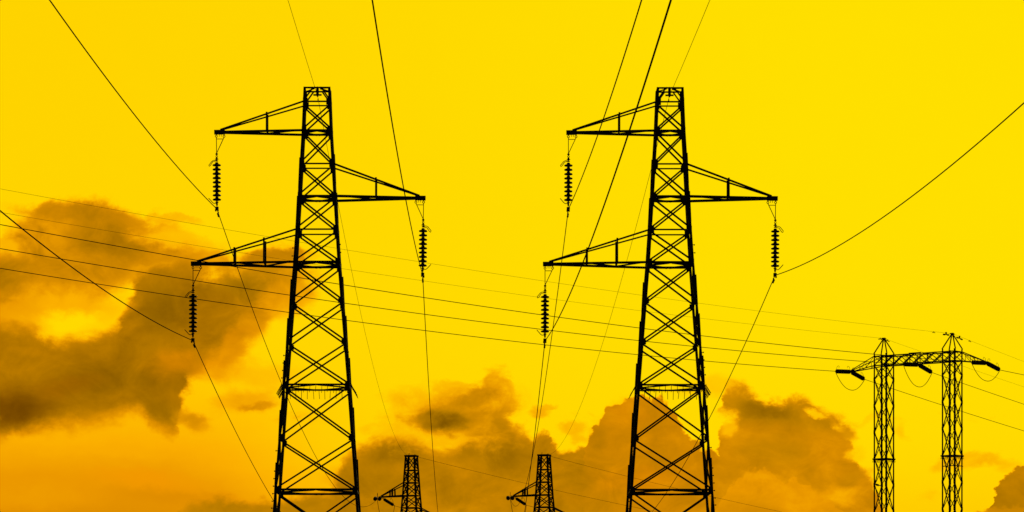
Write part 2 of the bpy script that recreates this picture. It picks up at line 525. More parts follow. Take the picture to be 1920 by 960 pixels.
def build_mast(root, profile, panels, struts, s_leg, s_brace, splices=(), bolts=()):
    """four-legged lattice body: legs, a cross brace per panel and face, struts and plan braces"""
    hw = lambda z: lerp_levels(profile, z)
    ztop, zbot = profile[0][0], profile[-1][0]
    zs = sorted({z for z, _ in profile}, reverse=True)
    for sx in (-1, 1):
        for sy in (-1, 1):
            b = bmesh.new()
            for z0, z1 in zip(zs, zs[1:]):
                p0, p1 = corner(sx, sy, z0, hw), corner(sx, sy, z1, hw)
                d, a, n = frame_of(p1 - p0, V(0, -sy, 0))
                fl = 1 if a.dot(V(-sx, 0, 0)) > 0 else -1
                angle(b, p0, p1 , s_leg, V(0, -sy, 0), corner=True, flip=fl)
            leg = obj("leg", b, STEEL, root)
            for k, z in enumerate(splices):
                za = z + (0.16 if sx > 0 else 0) + (0.1 if sy > 0 else 0)
                b = bmesh.new()
                out = V(sx * (0.022 if z > zz(500) else 0.034), sy * 0.022, 0)
                p0 = corner(sx, sy, za, hw) + out
                p1 = corner(sx, sy, za - 0.95, hw) + V(sx * 0.004, sy * 0.004, 0)
                d, a, n = frame_of(p1 - p0, V(0, -sy, 0))
                fl = 1 if a.dot(V(-sx, 0, 0)) > 0 else -1
                angle(b, p0, p1, s_leg * 1.05, V(0, -sy, 0), corner=True, flip=fl)
                obj("splice_plate", b, STEEL, leg)
            for z in bolts:
                zb = z + (0.11 if sx > 0 else 0)
                if sy > 0:
                    continue
                b = bmesh.new()
                p = corner(sx, sy, zb, hw) + V(-sx * 0.02, -sy * 0.03, 0)
                tube(b, [p, p + V(sx * 0.075, 0, 0)], 0.012, 6)
                tube(b, [p + V(sx * 0.055, 0, 0), p + V(sx * 0.078, 0, 0)], 0.022, 6)
                obj("step_bolt", b, STEEL, leg)
    for z0, z1 in panels:
        g = 0.05
        for fx, fy in FACES:
            nrm = V(fx, fy, 0)
            tan = V(-fy, fx, 0)

            def pt(side, z, inset):
                w = hw(z)
                return nrm * (w - inset) + tan * (side * (w - s_leg * 0.35)) + V(0, 0, z)
            b = bmesh.new()
            angle(b, pt(-1, z0 - g, s_leg * .18), pt(1, z1 + g, s_leg * .18), s_brace, -nrm)
            angle(b, pt(1, z0 - g, s_leg * .18 + 0.012 + s_brace), pt(-1, z1 + g, s_leg * .18 + 0.012 + s_brace), s_brace, nrm)
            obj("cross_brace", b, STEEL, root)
    for z, plan, s_strut in struts:
        w = hw(z)
        for fx, fy in FACES:
            nrm = V(fx, fy, 0)
            tan = V(-fy, fx, 0)
            b = bmesh.new()
            angle(b, nrm * (w - s_leg * .2) - tan * (w - 0.012) + V(0, 0, z), nrm * (w - s_leg * .2) + tan * (w - 0.012) + V(0, 0, z), s_strut, -nrm)
            obj("horizontal_strut", b, STEEL, root)
        if plan:
            b = bmesh.new()
            mids = [V(fx, fy, 0) * (w - s_leg * .5) + V(0, 0, z + 0.01) for fx, fy in FACES]
            for i in range(4):
                p, q = mids[i], mids[(i + 1) % 4]
                angle(b, p.lerp(q, 0.03), p.lerp(q, 0.97), s_strut * 0.8, V(0, 0, -1))
            obj("plan_brace", b, STEEL, root)
    # gusset plates where the arms and panels meet the legs
    return hw


def build_crossarm(root, hw, side, xt, zt, zu, zl, posts, s_low=0.075, s_up=0.056, s_post=0.042, tip=0.30):
    """triangular arm: two lower chords, two ties, posts, plan braces, tip plate with hooks"""
    arm_b = bmesh.new()
    zt_low = zt
    wl, wu = hw(zl), hw(zu)
    for sy in (-1, 1):
        a0 = V(side * (wl - 0.02), sy * wl, zl)
        a1 = V(xt, sy * 0.07, zt_low)
        angle(arm_b, a0, a1, s_low, V(0, 0, -1) if False else V(0, -sy, 0))
    arm = obj("crossarm", arm_b, STEEL, root)
    lowp = lambda x, sy: V(side * wl, sy * wl, zl).lerp(V(xt, sy * 0.07, zt_low), (x - side * wl) / (xt - side * wl))
    upp = lambda x, sy: V(side * wu, sy * wu, zu).lerp(V(xt - side * 0.16, sy * 0.07, zt_low + 0.07), (x - side * wu) / (xt - side * 0.16 - side * wu))
    for sy in (-1, 1):
        b = bmesh.new()
        angle(b, V(side * (wu - 0.02), sy * wu, zu), V(xt - side * 0.16, sy * 0.07, zt_low + 0.07), s_up if sy < 0 else s_up * .85, V(0, -sy, 0))
        obj("tie", b, STEEL, arm)
    for x in posts:
        for sy in (-1, 1):
            b = bmesh.new()
            angle(b, lowp(x, sy) + V(0, 0, -0.03), upp(x, sy) + V(0, 0, 0.06), s_post * 1.3, V(0, -sy, 0))
            obj("post", b, STEEL, arm)
    b = bmesh.new()
    xs = [side * (wl + 0.03)] + sorted(posts, key=abs) + [xt - side * 0.5]
    for k, (xa, xb) in enumerate(zip(xs, xs[1:])):
        sgn = 1 if k % 2 else -1
        angle(b, lowp(xa, sgn) + V(0, -sgn * 0.03, -0.01), lowp(xb, -sgn) + V(0, sgn * 0.03, -0.01), s_post, V(0, 0, 1))
        if k:
            angle(b, lowp(xa, -1) + V(0, 0.03, 0), lowp(xa, 1) + V(0, -0.03, 0), s_post, V(0, 0, 1))
    obj("plan_brace", b, STEEL, arm)
    b = bmesh.new()
    bar(b, V(xt + side * 0.03, 0, zt_low + 0.0), V(xt - side * tip, 0, zt_low + 0.005), 0.15, 0.13, V(0, 0, 1))
    obj("tip_plate", b, STEEL, arm)
    return arm


def hooks(arm, side, xt, zt):
    for dx_ in (0.035, 0.275):
        b = bmesh.new()
        c = V(xt - side * dx_, 0, zt - 0.125)
        torus(b, c, 0.032, 0.011, V(0, 1, 0))
        bar(b, c + V(0, 0, 0.035), c + V(0, 0, 0.075), 0.028, 0.028, V(0, 1, 0))
        obj("hook", b, STEEL, arm)
    for dx_ in (0.13, 0.19):
        b = bmesh.new()
        c = V(xt - side * dx_, 0, zt - 0.06)
        bar(b, c, c + V(0, 0, -0.075), 0.014, 0.014, V(0, 1, 0))
        obj("hanger_pin", b, STEEL, arm)


D1 = 113.33                       # distance of the two near towers
PXM = F / D1                      # photo pixels per metre there
zz = lambda py: EYE + (CY - py) / PXM


def near_tower(label, px, dy=0.0):
    root = thing("lattice_tower", label, "pylon", (0, 0, 0), 0, "pair of tall lattice towers")
    prof = [(zz(168), 25.2), (zz(194), 26.3), (zz(248), 28.4), (zz(372), 35.6), (zz(496), 43.6), (zz(727), 62.3), (zz(923), 76.8), (0.0, 114.0)]
    prof = [(z, w / PXM) for z, w in prof]
    lv = [zz(y) for y in (196, 248, 311, 372, 434.5, 496, 569, 646, 727, 826, 923, 1040, 1180, 1330)]
    panels = list(zip(lv, lv[1:]))
    struts = [(zz(194), 0, .045), (zz(248.5), 1, .07), (zz(311), 0, .045), (zz(372), 1, .07), (zz(434.5), 0, .045), (zz(496), 1, .075),
              (zz(726), 1, .055), (zz(922), 1, .065), (zz(1180), 1, .065)]
    hw = build_mast(root, prof, panels, struts, 0.080, 0.052, splices=[zz(y) for y in (300, 372, 529, 602, 681, 774, 872)],
                    bolts=[zz(y) for y in (470, 485, 672, 686, 700, 714, 850, 888, 902, 916, 930, 944, 957)])
    # top frame: cap struts, knee braces and a plan diamond carrying the earth wire
    w = hw(zz(168))
    for sy in (-1, 1):
        b = bmesh.new()
        angle(b, V(-w, sy * (w - .01), zz(168)), V(w, sy * (w - .01), zz(168)), 0.045, V(0, -sy, 0))
        obj("cap_strut", b, STEEL, root)
        for sx in (-1, 1):
            b = bmesh.new()
            angle(b, V(sx * (hw(zz(192)) - .02), sy * (w - .03), zz(192)), V(sx * 0.13, sy * (w - .03), zz(168)), 0.045, V(0, -sy, 0))
            obj("knee_brace", b, STEEL, root)
    for sx in (-1, 1):
        b = bmesh.new()
        angle(b, V(sx * (w - .01), -w, zz(168)), V(sx * (w - .01), w, zz(168)), 0.045, V(-sx, 0, 0))
        obj("cap_strut", b, STEEL, root)
        b = bmesh.new()
        for sy in (-1, 1):
            angle(b, V(sx * (w - .03), sy * (w - .03), zz(168) + .012), V(sx * 0.09, sy * .05, zz(164.5)), 0.04, V(0, 0, -1))
        obj("plan_brace", b, STEEL, root)
    b = bmesh.new()
    bar(b, V(0, 0, zz(166)), V(0, 0, zz(177)), 0.085, 0.09, V(0, 1, 0))
    bar(b, V(-0.13, 0, zz(178)), V(0.13, 0, zz(178)), 0.035, 0.05, V(0, 0, 1))
    bar(b, V(0, -.12, zz(179)), V(0, .12, zz(179)), 0.05, 0.05, V(0, 0, 1))
    for x in (-.10, .0, .10):
        bar(b, V(x, 0, zz(168)), V(x, 0, zz(162)), 0.012, 0.012, V(0, 1, 0))
    obj("earth_wire_clamp", b, STEEL, root)
    # gussets at the arm joints
    for y in (194, 248.5, 311, 372, 434.5, 496, 569, 646, 727, 826, 923):
        wz = hw(zz(y))
        for sx in (-1, 1):
            for sy in (-1, 1):
                b = bmesh.new()
                big = 1.0 if y < 520 else 0.7
                bar(b, V(sx * (wz - 0.075), sy * (wz + 0.004), zz(y) + 0.11 * big), V(sx * (wz - 0.075), sy * (wz + 0.004), zz(y) - 0.11 * big), 0.15, 0.008, V(0, 1, 0))
                obj("gusset_plate", b, STEEL, root)
    tips = {}
    for nm, side, off, yt, yu, yl, posts in (("top", -1, -191.7, 248, 194, 248.5, (-94.5,)), ("mid", 1, 201, 371.5, 311, 372, (110,)),
                                             ("low", -1, -235.5, 494.5, 434.5, 496, (-99, -155))):
        xt = off / PXM
        arm = build_crossarm(root, hw, side, xt, zz(yt), zz(yu), zz(yl), [p / PXM for p in posts])
        hooks(arm, side, xt, zz(yt))
        tips[nm] = (side, xt, zz(yt))
    # anti-climbing guard: rails with outward-leaning spikes on all four sides
    zg = zz(727)
    wz = hw(zg)
    for fx, fy in FACES:
        nrm, tan = V(fx, fy, 0), V(-fy, fx, 0)
        b = bmesh.new()
        angle(b, nrm * (wz + .03) - tan * (wz - .12) + V(0, 0, zg + .02), nrm * (wz + .03) + tan * (wz - .12) + V(0, 0, zg + .02), 0.03, nrm)
        guard = obj("climbing_guard", b, STEEL, root)
        for k in range(11):
            u = -wz + 0.13 + (2 * wz - 0.26) * k / 10
            for (o, l) in ((0.0, 0.30),):
                b = bmesh.new()
                p = nrm * (wz + .035) + tan * (u + o) + V(0, 0, zg + .03)
                tube(b, [p, p + nrm * l * 0.55 + tan * (random.uniform(-.02, .02)) + V(0, 0, -l * random.uniform(.85, 1.0))], 0.0105, 4)
                obj("spike", b, STEEL, guard)
    loc = at(px, CY, D1)
    root.location = (loc.x, D1, dy)
    return root, tips


tower_l, TIPS = near_tower("tall black lattice tower left of centre, beside the large dark cloud, with three crossarms", 595.3)
tower_r = copy_tree(tower_l)
tower_r.location = (at(1255.3, CY, D1).x, D1, -0.012)
tower_r['label'] = "tall black lattice tower right of centre, nearest the portal tower, with three crossarms"

# ------------------------------------------------------------------ far strain towers
D2 = 301.0
TURN = R(18)
zf = lambda py: EYE + (CY - py) * D2 / F
m2 = D2 / F


def far_tower(label, px, ytop):
    root = thing("lattice_tower", label, "pylon", (0, 0, 0), 0, "far strain towers cut off by the bottom edge")
    prof = [(zf(ytop), 9.9 * m2), (zf(929), 14.2 * m2), (zf(952), 15.9 * m2), (zf(1026), 22 * m2), (0.0, 52 * m2)]
    lv = [zf(y) for y in (ytop, 882, 905.5, 929.5, 952.5, 977, 1001, 1026, 1070, 1130, 1200, 1280)]
    panels = list(zip(lv, lv[1:]))
    hw = build_mast(root, prof, panels, [(z, 0, .085) for z in lv[1:8]], 0.14, 0.075)
    w = hw(zf(ytop))
    b = bmesh.new()
    for fx, fy in FACES:
        nrm, tan = V(fx, fy, 0), V(-fy, fx, 0)
        bar(b, nrm * w - tan * (w + .04) + V(0, 0, zf(ytop)), nrm * w + tan * (w - .03) + V(0, 0, zf(ytop)), 0.13, 0.05, nrm)
    bar(b, V(-w, 0, zf(ytop) + .01), V(w, 0, zf(ytop) + .01), 0.1, 0.1, V(0, 0, 1))
    for x, h in ((-.17, .24), (.33, .14), (.42, .1)):
        bar(b, V(x, -.2, zf(ytop)), V(x + .04, -.2, zf(ytop) + h), 0.03, 0.03, V(0, 1, 0))
    obj("cap_frame", b, STEEL, root)
    c = math.cos(TURN)
    for side, off, yt, yu, yl, posts in ((-1, -61 / c, 931, 905.5, 929.5, (-33.5 / c, -38.5 / c)), (1, 64 / c, 977, 952.5, 977, (34 / c, 39 / c)), (-1, -76 / c, 1027, 1001, 1026, (-36 / c, -56 / c))):
        build_crossarm(root, hw, side, off * m2, zf(yt), zf(yu), zf(yl), [p * m2 for p in posts], 0.12, 0.1, 0.08, 0.4)
    root.location = (at(px, CY, D2).x, D2, 0)
    root.rotation_euler = (0, 0, -TURN)
    return root


far_l = far_tower("small far lattice tower at the bottom edge, close right of the left tall tower", 771.5, 855)
far_r = copy_tree(far_l)
far_r.location = (at(1020.5, CY, D2).x, D2, 0.06)
far_r['label'] = "small far lattice tower at the bottom edge, nearer the right tall tower"

# ------------------------------------------------------------------ insulator strings
DISC = [(0.018, -0.062), (0.034, -0.058), (0.040, -0.046), (0.085, -0.050), (0.092, -0.040), (0.120, -0.042), (0.131, -0.030), (0.131, -0.012), (0.118, 0.004), (0.080, 0.016),
        (0.056, 0.024), (0.048, 0.060), (0.034, 0.072), (0.018, 0.074)]


def suspension_string():
    """origin at the level of the hooks, under the middle of them; local +x is outward"""
    root = thing("insulator_string", "", "insulator")
    for x in (0.12, -0.12):
        b = bmesh.new()
        bar(b, V(x, 0, -0.02), V(0.117, 0, -0.525), 0.021, 0.02, V(0, 1, 0))
        obj("yoke_link", b, STEEL, root)
    b = bmesh.new()
    bar(b, V(0.118, 0, -0.075), V(-0.10, 0, -0.075), 0.018, 0.018, V(0, 1, 0))
    obj("spacer_bar", b, STEEL, root)
    b = bmesh.new()
    c = V(0.115, 0, 0)
    lathe(b, [(0.012, -0.02), (0.038, 0.0), (0.038, 0.03), (0.012, 0.05)], 10, Matrix.Translation(c + V(0, 0, -0.56)))
    torus(b, c + V(0, 0, -0.615), 0.026, 0.010, V(0, 1, 0))
    lathe(b, [(0.02, -0.08), (0.045, -0.07), (0.045, -0.05), (0.02, -0.045), (0.02, -0.02), (0.055, -0.015), (0.055, 0.005), (0.03, 0.01), (0.03, 0.05)], 10, Matrix.Translation(c + V(0, 0, -0.70)))
    obj("socket_fitting", b, STEEL, root)
    zt = -0.875
    for k in range(9):
        b = bmesh.new()
        lathe(b, [(r, z + zt - k * 0.1345) for r, z in DISC], 18, Matrix.Translation(c))
        obj("disc", b, GLASS, root)
    zb = zt - 8 * 0.1345 - 0.07
    b = bmesh.new()
    lathe(b, [(0.02, -0.14), (0.03, -0.1), (0.03, -0.05), (0.05, -0.04), (0.05, -0.02), (0.025, -0.01), (0.025, 0.02)], 10, Matrix.Translation(c + V(0, 0, zb)))
    torus(b, c + V(0, 0, zb - 0.17), 0.028, 0.010, V(1, 0, 0))
    obj("ball_fitting", b, STEEL, root)
    # arcing horns: a narrow closed loop above, a rod below
    b = bmesh.new()
    z0 = -0.735
    tube(b, [c + V(x, y, z) for x, y, z in ((0.0, -.02, z0 - .01), (0.10, -.02, z0), (0.15, -.03, z0 - .03), (0.25, -.04, z0 - .15), (0.235, 0.0, z0 - .19), (0.20, .02, z0 - .17),
                                            (0.12, .02, z0 - .05), (0.02, .02, z0 - .03))], 0.011, 5)
    obj("arcing_horn", b, STEEL, root)
    b = bmesh.new()
    z1 = zb - 0.065
    tube(b, [c + V(x, y, z) for x, y, z in ((0.0, .02, z1), (0.10, .02, z1), (0.14, .02, z1 + .03), (0.255, .04, z1 + .16))], 0.012, 5)
    obj("arcing_horn", b, STEEL, root)
    # suspension clamp
    b = bmesh.new()
    zc = zb - 0.235
    bar(b, c + V(0, -0.17, zc), c + V(0, 0.17, zc), 0.075, 0.065, V(0, 0, 1))
    bar(b, c + V(0, 0, zc + .06), c + V(0, 0, zc - .01), 0.10, 0.11, V(0, 1, 0))
    bar(b, c + V(0.035, 0.05, zc - .02), c + V(0.035, 0.05, zc - .085), 0.045, 0.05, V(0, 1, 0))
    bar(b, c + V(-0.03, -0.05, zc - .02), c + V(-0.03, -0.05, zc - .07), 0.04, 0.05, V(0, 1, 0))
    obj("wire_clamp", b, STEEL, root)
    return root, c.x, zc


STR, STR_X, STR_Z = suspension_string()
STR_TREE = [STR]
STRINGS = [
    (tower_l, "top", "hanging string of nine discs under the left tall tower's top left crossarm", 0.35),
    (tower_l, "mid", "hanging string of nine discs under the left tall tower's right hand crossarm", 0.6),
    (tower_l, "low", "hanging string of nine discs under the left tall tower's lowest left crossarm, before dark cloud", -0.2),
    (tower_r, "top", "hanging string of nine discs under the right tall tower's top left crossarm", -0.2),
    (tower_r, "mid", "hanging string of nine discs under the right tall tower's right hand crossarm", 0.3),
    (tower_r, "low", "hanging string of nine discs under the right tall tower's lowest left crossarm", -0.2),
]
CLAMP = {}
for k, (tw, nm, lab, tilt) in enumerate(STRINGS):
    s = STR if k == 0 else copy_tree(STR)
    side, xt, zt = TIPS[nm]
    org = tw.location + V(xt - side * 0.155, 0, zt - 0.135)
    s.location = org
    rz = 0 if side > 0 else math.pi
    s.rotation_euler = (0, R(tilt), rz)
    tag(s, lab, "insulator", "suspension insulators on the tall towers")
    M = Matrix.Translation(org) @ s.rotation_euler.to_matrix().to_4x4()
    CLAMP[(tw.name, nm)] = M @ V(STR_X, 0, STR_Z)


def strain_string(name, label, p, d, length, discs, r, group, twin=0.0, horn=True):
    """tension string lying along d from p: end fittings, discs, small horns; returns its far end"""
    d = d.normalized()
    root = thing(name, label, "insulator", p, 0, group)
    q = d.to_track_quat('Z', 'Y').to_matrix().to_4x4()
    xside = (q @ V(1, 0, 0))
    offs = [0.0] if not twin else [-twin / 2, twin / 2]
    ax = V(-d.y, d.x, 0).normalized()
    step = (length - 0.45) / discs
    for o in offs:
        T = Matrix.Translation(ax * o) @ q
        for k in range(discs):
            b = bmesh.new()
            sc = r / 0.122
            lathe(b, [(rr * sc, z * step / 0.134 + 0.25 + (k + .5) * step) for rr, z in DISC], 14, T)
            obj("disc", b, GLASS, root)
        b = bmesh.new()
        tube(b, [ax * (o * .3) + d * 0.0, ax * o + d * 0.26], 0.035, 6)
        tube(b, [ax * o + d * (length - 0.24), ax * (o * .3) + d * length], 0.035, 6)
        obj("end_fitting", b, STEEL, root)
    if horn:
        for t, sg in ((0.2, 1), (length - 0.25, -1)):
            b = bmesh.new()
            up = V(0, 0, 1)
            pts = [d * t, d * (t - sg * 0.04) + up * .22, d * (t + sg * .06) + up * .40, d * (t + sg * .26) + up * .47, d * (t + sg * .40) + up * .40, d * (t + sg * .30) + up * .30]
            tube(b, pts, 0.014, 5)
            obj("arcing_horn", b, STEEL, root)
    return p + d * length


# ------------------------------------------------------------------ wires
def span(p0, p1, sag, n=60):
    out = []
    for i in range(n + 1):
        t = i / n
        p = p0.lerp(p1, t)
        out.append(V(p.x, p.y, p.z - 4 * sag * t * (1 - t)))
    return out


def run(p0, h, a, b_, length, n=60):
    """wire leaving p0 along horizontal direction h, falling a per metre at first"""
    h = h.normalized()
    return [p0 + h * s + V(0, 0, -a * s + b_ * s * s) for s in (length * i / n for i in range(n + 1))]


def wire(name, label, cat, pts, r, group=None, dampers=()):
    b = bmesh.new()
    tube(b, pts, r, 6)
    w = obj(name, b, WIRE, None, True)
    tag(w, label, cat, group)
    for p, d, s in dampers:
        d = d.normalized()
        b = bmesh.new()
        up = V(0, 0, 1)
        c = p - up * 0.075 * s
        bar(b, p + up * .025 * s, c, 0.04 * s, 0.05 * s, d)
        tube(b, [c - d * .17 * s, c + d * .17 * s], 0.008 * s, 5)
        for g_ in (-1, 1):
            tube(b, [c + d * g_ * .09 * s, c + d * g_ * .20 * s], 0.030 * s, 8)
        obj("vibration_damper", b, STEEL, w)
    return w


def back_run(p0, px, py, b_=0.00034, length=185):
    """span coming over the camera towards the previous tower; passes the sighted point"""
    dep = p0.x * F / (px - CX)
    s1 = p0.y - dep
    z1 = EYE + (CY - py) * dep / F
    a = (p0.z - z1 + b_ * s1 * s1) / s1
    return run(p0, V(0, -1, 0), a, b_, length, 90)


WR = 0.0128
far_ends = {}
for tw, ftw, px_f, nm in ((tower_l, far_l, 771.5, "l"), (tower_r, far_r, 1020.5, "r")):
    M = Matrix.Translation(ftw.location) @ Matrix.Rotation(-TURN, 4, 'Z')
    c = math.cos(TURN)
    for key, off, yt in (("top", -61 / c, 931), ("mid", 64 / c, 977), ("low", -76 / c, 1027)):
        far_ends[(nm, key)] = M @ V(off * m2, 0, zf(yt))
    far_ends[(nm, "earth")] = M @ V(0, 0, zf(855) + .05)

for nm, lab in (("l", "left"), ("r", "right")):
    tip = far_ends[(nm, "top")]
    near = CLAMP[((tower_l if nm == "l" else tower_r).name, "top")]
    dcam = V(near.x - tip.x, near.y - tip.y, 0).normalized() + V(0, 0, -0.10)
    p1 = strain_string("strain_insulator", f"dark double strain string seen end on at the far {lab} tower's arm tip", tip + V(-0.12, -.05, -.10), dcam, 1.7, 9, 0.155, "strain strings on the far towers", 0.36)
    out = V(math.sin(2 * TURN), math.cos(2 * TURN), -0.33)
    p2 = strain_string("strain_insulator", f"slanting dark strain string sloping right under the far {lab} tower's left arm", tip + V(.28, .1, -.10), out, 1.75, 9, 0.125, "strain strings on the far towers")
    far_ends[(nm, "top")] = p1
    far_ends[(nm, "out")] = p2
    jp = []
    for i in range(25):
        t = i / 24
        p = p1.lerp(p2, t)
        jp.append(V(p.x, p.y, p.z - 1.9 * (1 - abs(2 * t - 1) ** 2.6)))
    wire("jumper_wire", f"thin jumper loop hanging under the far {lab} tower's left arm", "jumper wire", jp, 0.020, "jumper loops on the far towers")

SP = [
    (tower_l, "l", "top", (93, 0), 3.7, "power line over the left tall tower's top left insulator, rising to the photo's upper left"),
    (tower_l, "l", "mid", (698, 0), 4.0, "power line over the left tall tower's right hand insulator, steep down the centre left"),
    (tower_l, "l", "low", (0, 395), 4.0, "power line over the left tall tower's lowest insulator, leaving at the left edge"),
    (tower_r, "r", "top", (1203, 0), 3.7, "power line over the right tall tower's top left insulator, steep, left of its thicker neighbour"),
    (tower_r, "r", "mid", (1920, 193), 4.5, "power line over the right tall tower's right hand insulator, rising to the right edge"),
    (tower_r, "r", "low", (1258, 0), 4.0, "thicker power line over the right tall tower's lowest left insulator, crossing its arms"),
]
for tw, nm, key, bp, sag, lab in SP:
    p0 = CLAMP[(tw.name, key)] + V(0, 0, -0.01)
    back = back_run(p0, *bp, b_=0.00062 if (nm, key) == ("r", "mid") else 0.00042)
    fwd = span(p0, far_ends[(nm, key)], sag, 90)
    df = (fwd[1] - fwd[0]).normalized()
    db = (back[1] - back[0]).normalized()
    damp = [(p0 + df * 0.55, df, 1.0)]
    wire("power_line", lab, "power line", back[::-1] + fwd[1:], WR, "conductors of the twin lines", damp)

for tw, nm, bp, sag, lab in ((tower_l, "l", (540, 0), 3.1, "very thin earth wire over the left tall tower's top, dropping to the far left tower"),
                             (tower_r, "r", (1331, 0), 3.1, "very thin earth wire over the right tall tower's top, dropping to the far right tower")):
    p0 = V(tw.location.x, D1, zz(179) + tw.location.z)
    back = back_run(p0, *bp, b_=0.0002)
    fwd = span(p0, far_ends[(nm, "earth")], sag, 90)
    df = (fwd[1] - fwd[0]).normalized()
    wire("earth_wire", lab, "earth wire", back[::-1] + fwd[1:], 0.0068, "earth wires of the twin lines", [(p0 + df * 0.5, df, 0.6)])

h36 = V(math.sin(2 * TURN), math.cos(2 * TURN), 0)
for nm, lab in (("l", "left"), ("r", "right")):
    wire("earth_wire", f"faint earth wire running right from the far {lab} tower's top across the low clouds", "earth wire", run(far_ends[(nm, "earth")], h36, 0.0985, 0.00043, 230), 0.0120,
         "earth wires beyond the far towers")
    wire("power_line", f"short power line leaving the slanting string behind the far {lab} tower", "power line", run(far_ends[(nm, "out")], h36, 0.115, 0.0004, 230), 0.016, "conductors beyond the far towers")

# ------------------------------------------------------------------ portal tower
DP, PA = 300.0, R(37.5)
mp = DP / F
SEP = 128 * DP / (F * math.cos(PA) + (1721 - CX) * math.sin(PA))         # spacing of the two columns
root = thing("portal_tower", "portal tower at the right, two lattice columns joined by a long crossbeam", "pylon")
pc = at(1721, CY, DP)
root.location = (pc.x, pc.y, 0)
root.rotation_euler = (0, 0, -PA)
zp = lambda dy_: EYE + dy_ * mp       # rows above the horizon -> height
Z_LEG, Z_TOP, Z_BOT, Z_PEAK = zp(661), zp(656), zp(638.5), zp(689)
CW = 14.1 * mp                        # half width of a column
PITCH = 49.7 * mp


def column(xc, root):
    b = bmesh.new()
    for sx in (-1, 1):
        for sy in (-1, 1):
            p0, p1 = V(xc + sx * CW, sy * CW, Z_LEG), V(xc + sx * CW, sy * CW, 0)
            d, a, n = frame_of(p1 - p0, V(0, -sy, 0))
            fl = 1 if a.dot(V(-sx, 0, 0)) > 0 else -1
            angle(b, p0, p1, 0.125, V(0, -sy, 0), corner=True, flip=fl)
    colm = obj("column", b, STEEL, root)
    z = Z_BOT - 0.02
    first = zp(612)
    levels = [z, first] + [first - PITCH * k for k in range(1, 14) if first - PITCH * k > 0.2] + [0.05]
    for z0, z1 in zip(levels, levels[1:]):
        for fx, fy in FACES:
            nrm, tan = V(fx, fy, 0), V(-fy, fx, 0)
            b = bmesh.new()
            o = V(xc, 0, 0)
            q = lambda s, z, ins: o + nrm * (CW - ins) + tan * (s * (CW - .05)) + V(0, 0, z)
            angle(b, q(-1, z0 - .02, .02), q(1, z1 + .02, .02), 0.064, -nrm)
            angle(b, q(1, z0 - .02, .115), q(-1, z1 + .02, .115), 0.064, nrm)
            obj("cross_brace", b, STEEL, colm)
    for zj in levels[1:-1]:
        for sx in (-1, 1):
            for sy in (-1, 1):
                b = bmesh.new()
                bar(b, V(xc + sx * (CW - .07), sy * (CW + .006), zj + .16), V(xc + sx * (CW - .07), sy * (CW + .006), zj - .16), 0.17, 0.01, V(0, 1, 0))
                obj("gusset_plate", b, STEEL, colm)
    # spiked guard ring
    zg = zp(462)
    b = bmesh.new()
    for fx, fy in FACES:
        nrm, tan = V(fx, fy, 0), V(-fy, fx, 0)
        bar(b, V(xc, 0, zg) + nrm * (CW + .02) - tan * (CW + .10), V(xc, 0, zg) + nrm * (CW + .02) + tan * (CW - .0), 0.11, 0.05, nrm)
        for k in range(9):
            u = -CW + 2 * CW * (k + .5) / 9
            p = V(xc, 0, zg) + nrm * (CW + .04) + tan * u
            tube(b, [p, p + nrm * .12 + V(0, 0, -.26)], 0.014, 4)
    obj("climbing_guard", b, STEEL, colm)
    # peak
    b = bmesh.new()
    for sx in (-1, 1):
        for sy in (-1, 1):
            p0 = V(xc + sx * CW, sy * CW, Z_LEG)
            angle(b, p0, V(xc + sx * .05, sy * .05, Z_PEAK), 0.075, V(0, -sy, 0))
    for fx, fy in FACES:
        nrm, tan = V(fx, fy, 0), V(-fy, fx, 0)
        angle(b, V(xc, 0, Z_TOP) + nrm * (CW - .01) - tan * (CW - .02), V(xc, 0, Z_TOP) + nrm * (CW - .01) + tan * (CW - .02), 0.07, -nrm)
    bar(b, V(xc, 0, Z_PEAK - .12), V(xc, 0, Z_PEAK + .10), 0.2, 0.2, V(0, 1, 0))
    bar(b, V(xc, -.35, Z_PEAK + .02), V(xc, .35, Z_PEAK + .02), 0.07, 0.08, V(0, 0, 1))
    obj("peak", b, STEEL, colm)
    return colm


cols = [column(-SEP / 2, root), column(SEP / 2, root)]
# a small plate and a bar fixed inside the columns
b = bmesh.new()
q0, q1 = V(-SEP / 2 - CW + .1, -CW - .02, zp(413)), V(-SEP / 2 - .15, -CW - .02, zp(415))
bar(b, V(-SEP / 2 - CW, CW * .9, zp(413)), V(-SEP / 2 - CW, -CW * .95, zp(415)), 0.07, 0.04, V(1, 0, 0))
bar(b, V(-SEP / 2 - CW, CW * .3, zp(413.6)), V(-SEP / 2 - CW, -CW * .4, zp(414.4)), 0.17, 0.03, V(1, 0, 0))
obj("small_plate", b, STEEL, cols[0])
b = bmesh.new()
bar(b, V(SEP / 2 - CW * .9, -CW - .02, zp(442.5)), V(SEP / 2 + CW, -CW - .02, zp(443)), 0.07, 0.04, V(0, 1, 0))
bar(b, V(SEP / 2 + CW + .02, -CW, zp(443)), V(SEP / 2 + CW + .02, CW, zp(443)), 0.07, 0.04, V(1, 0, 0))
obj("small_bar", b, STEEL, cols[1])

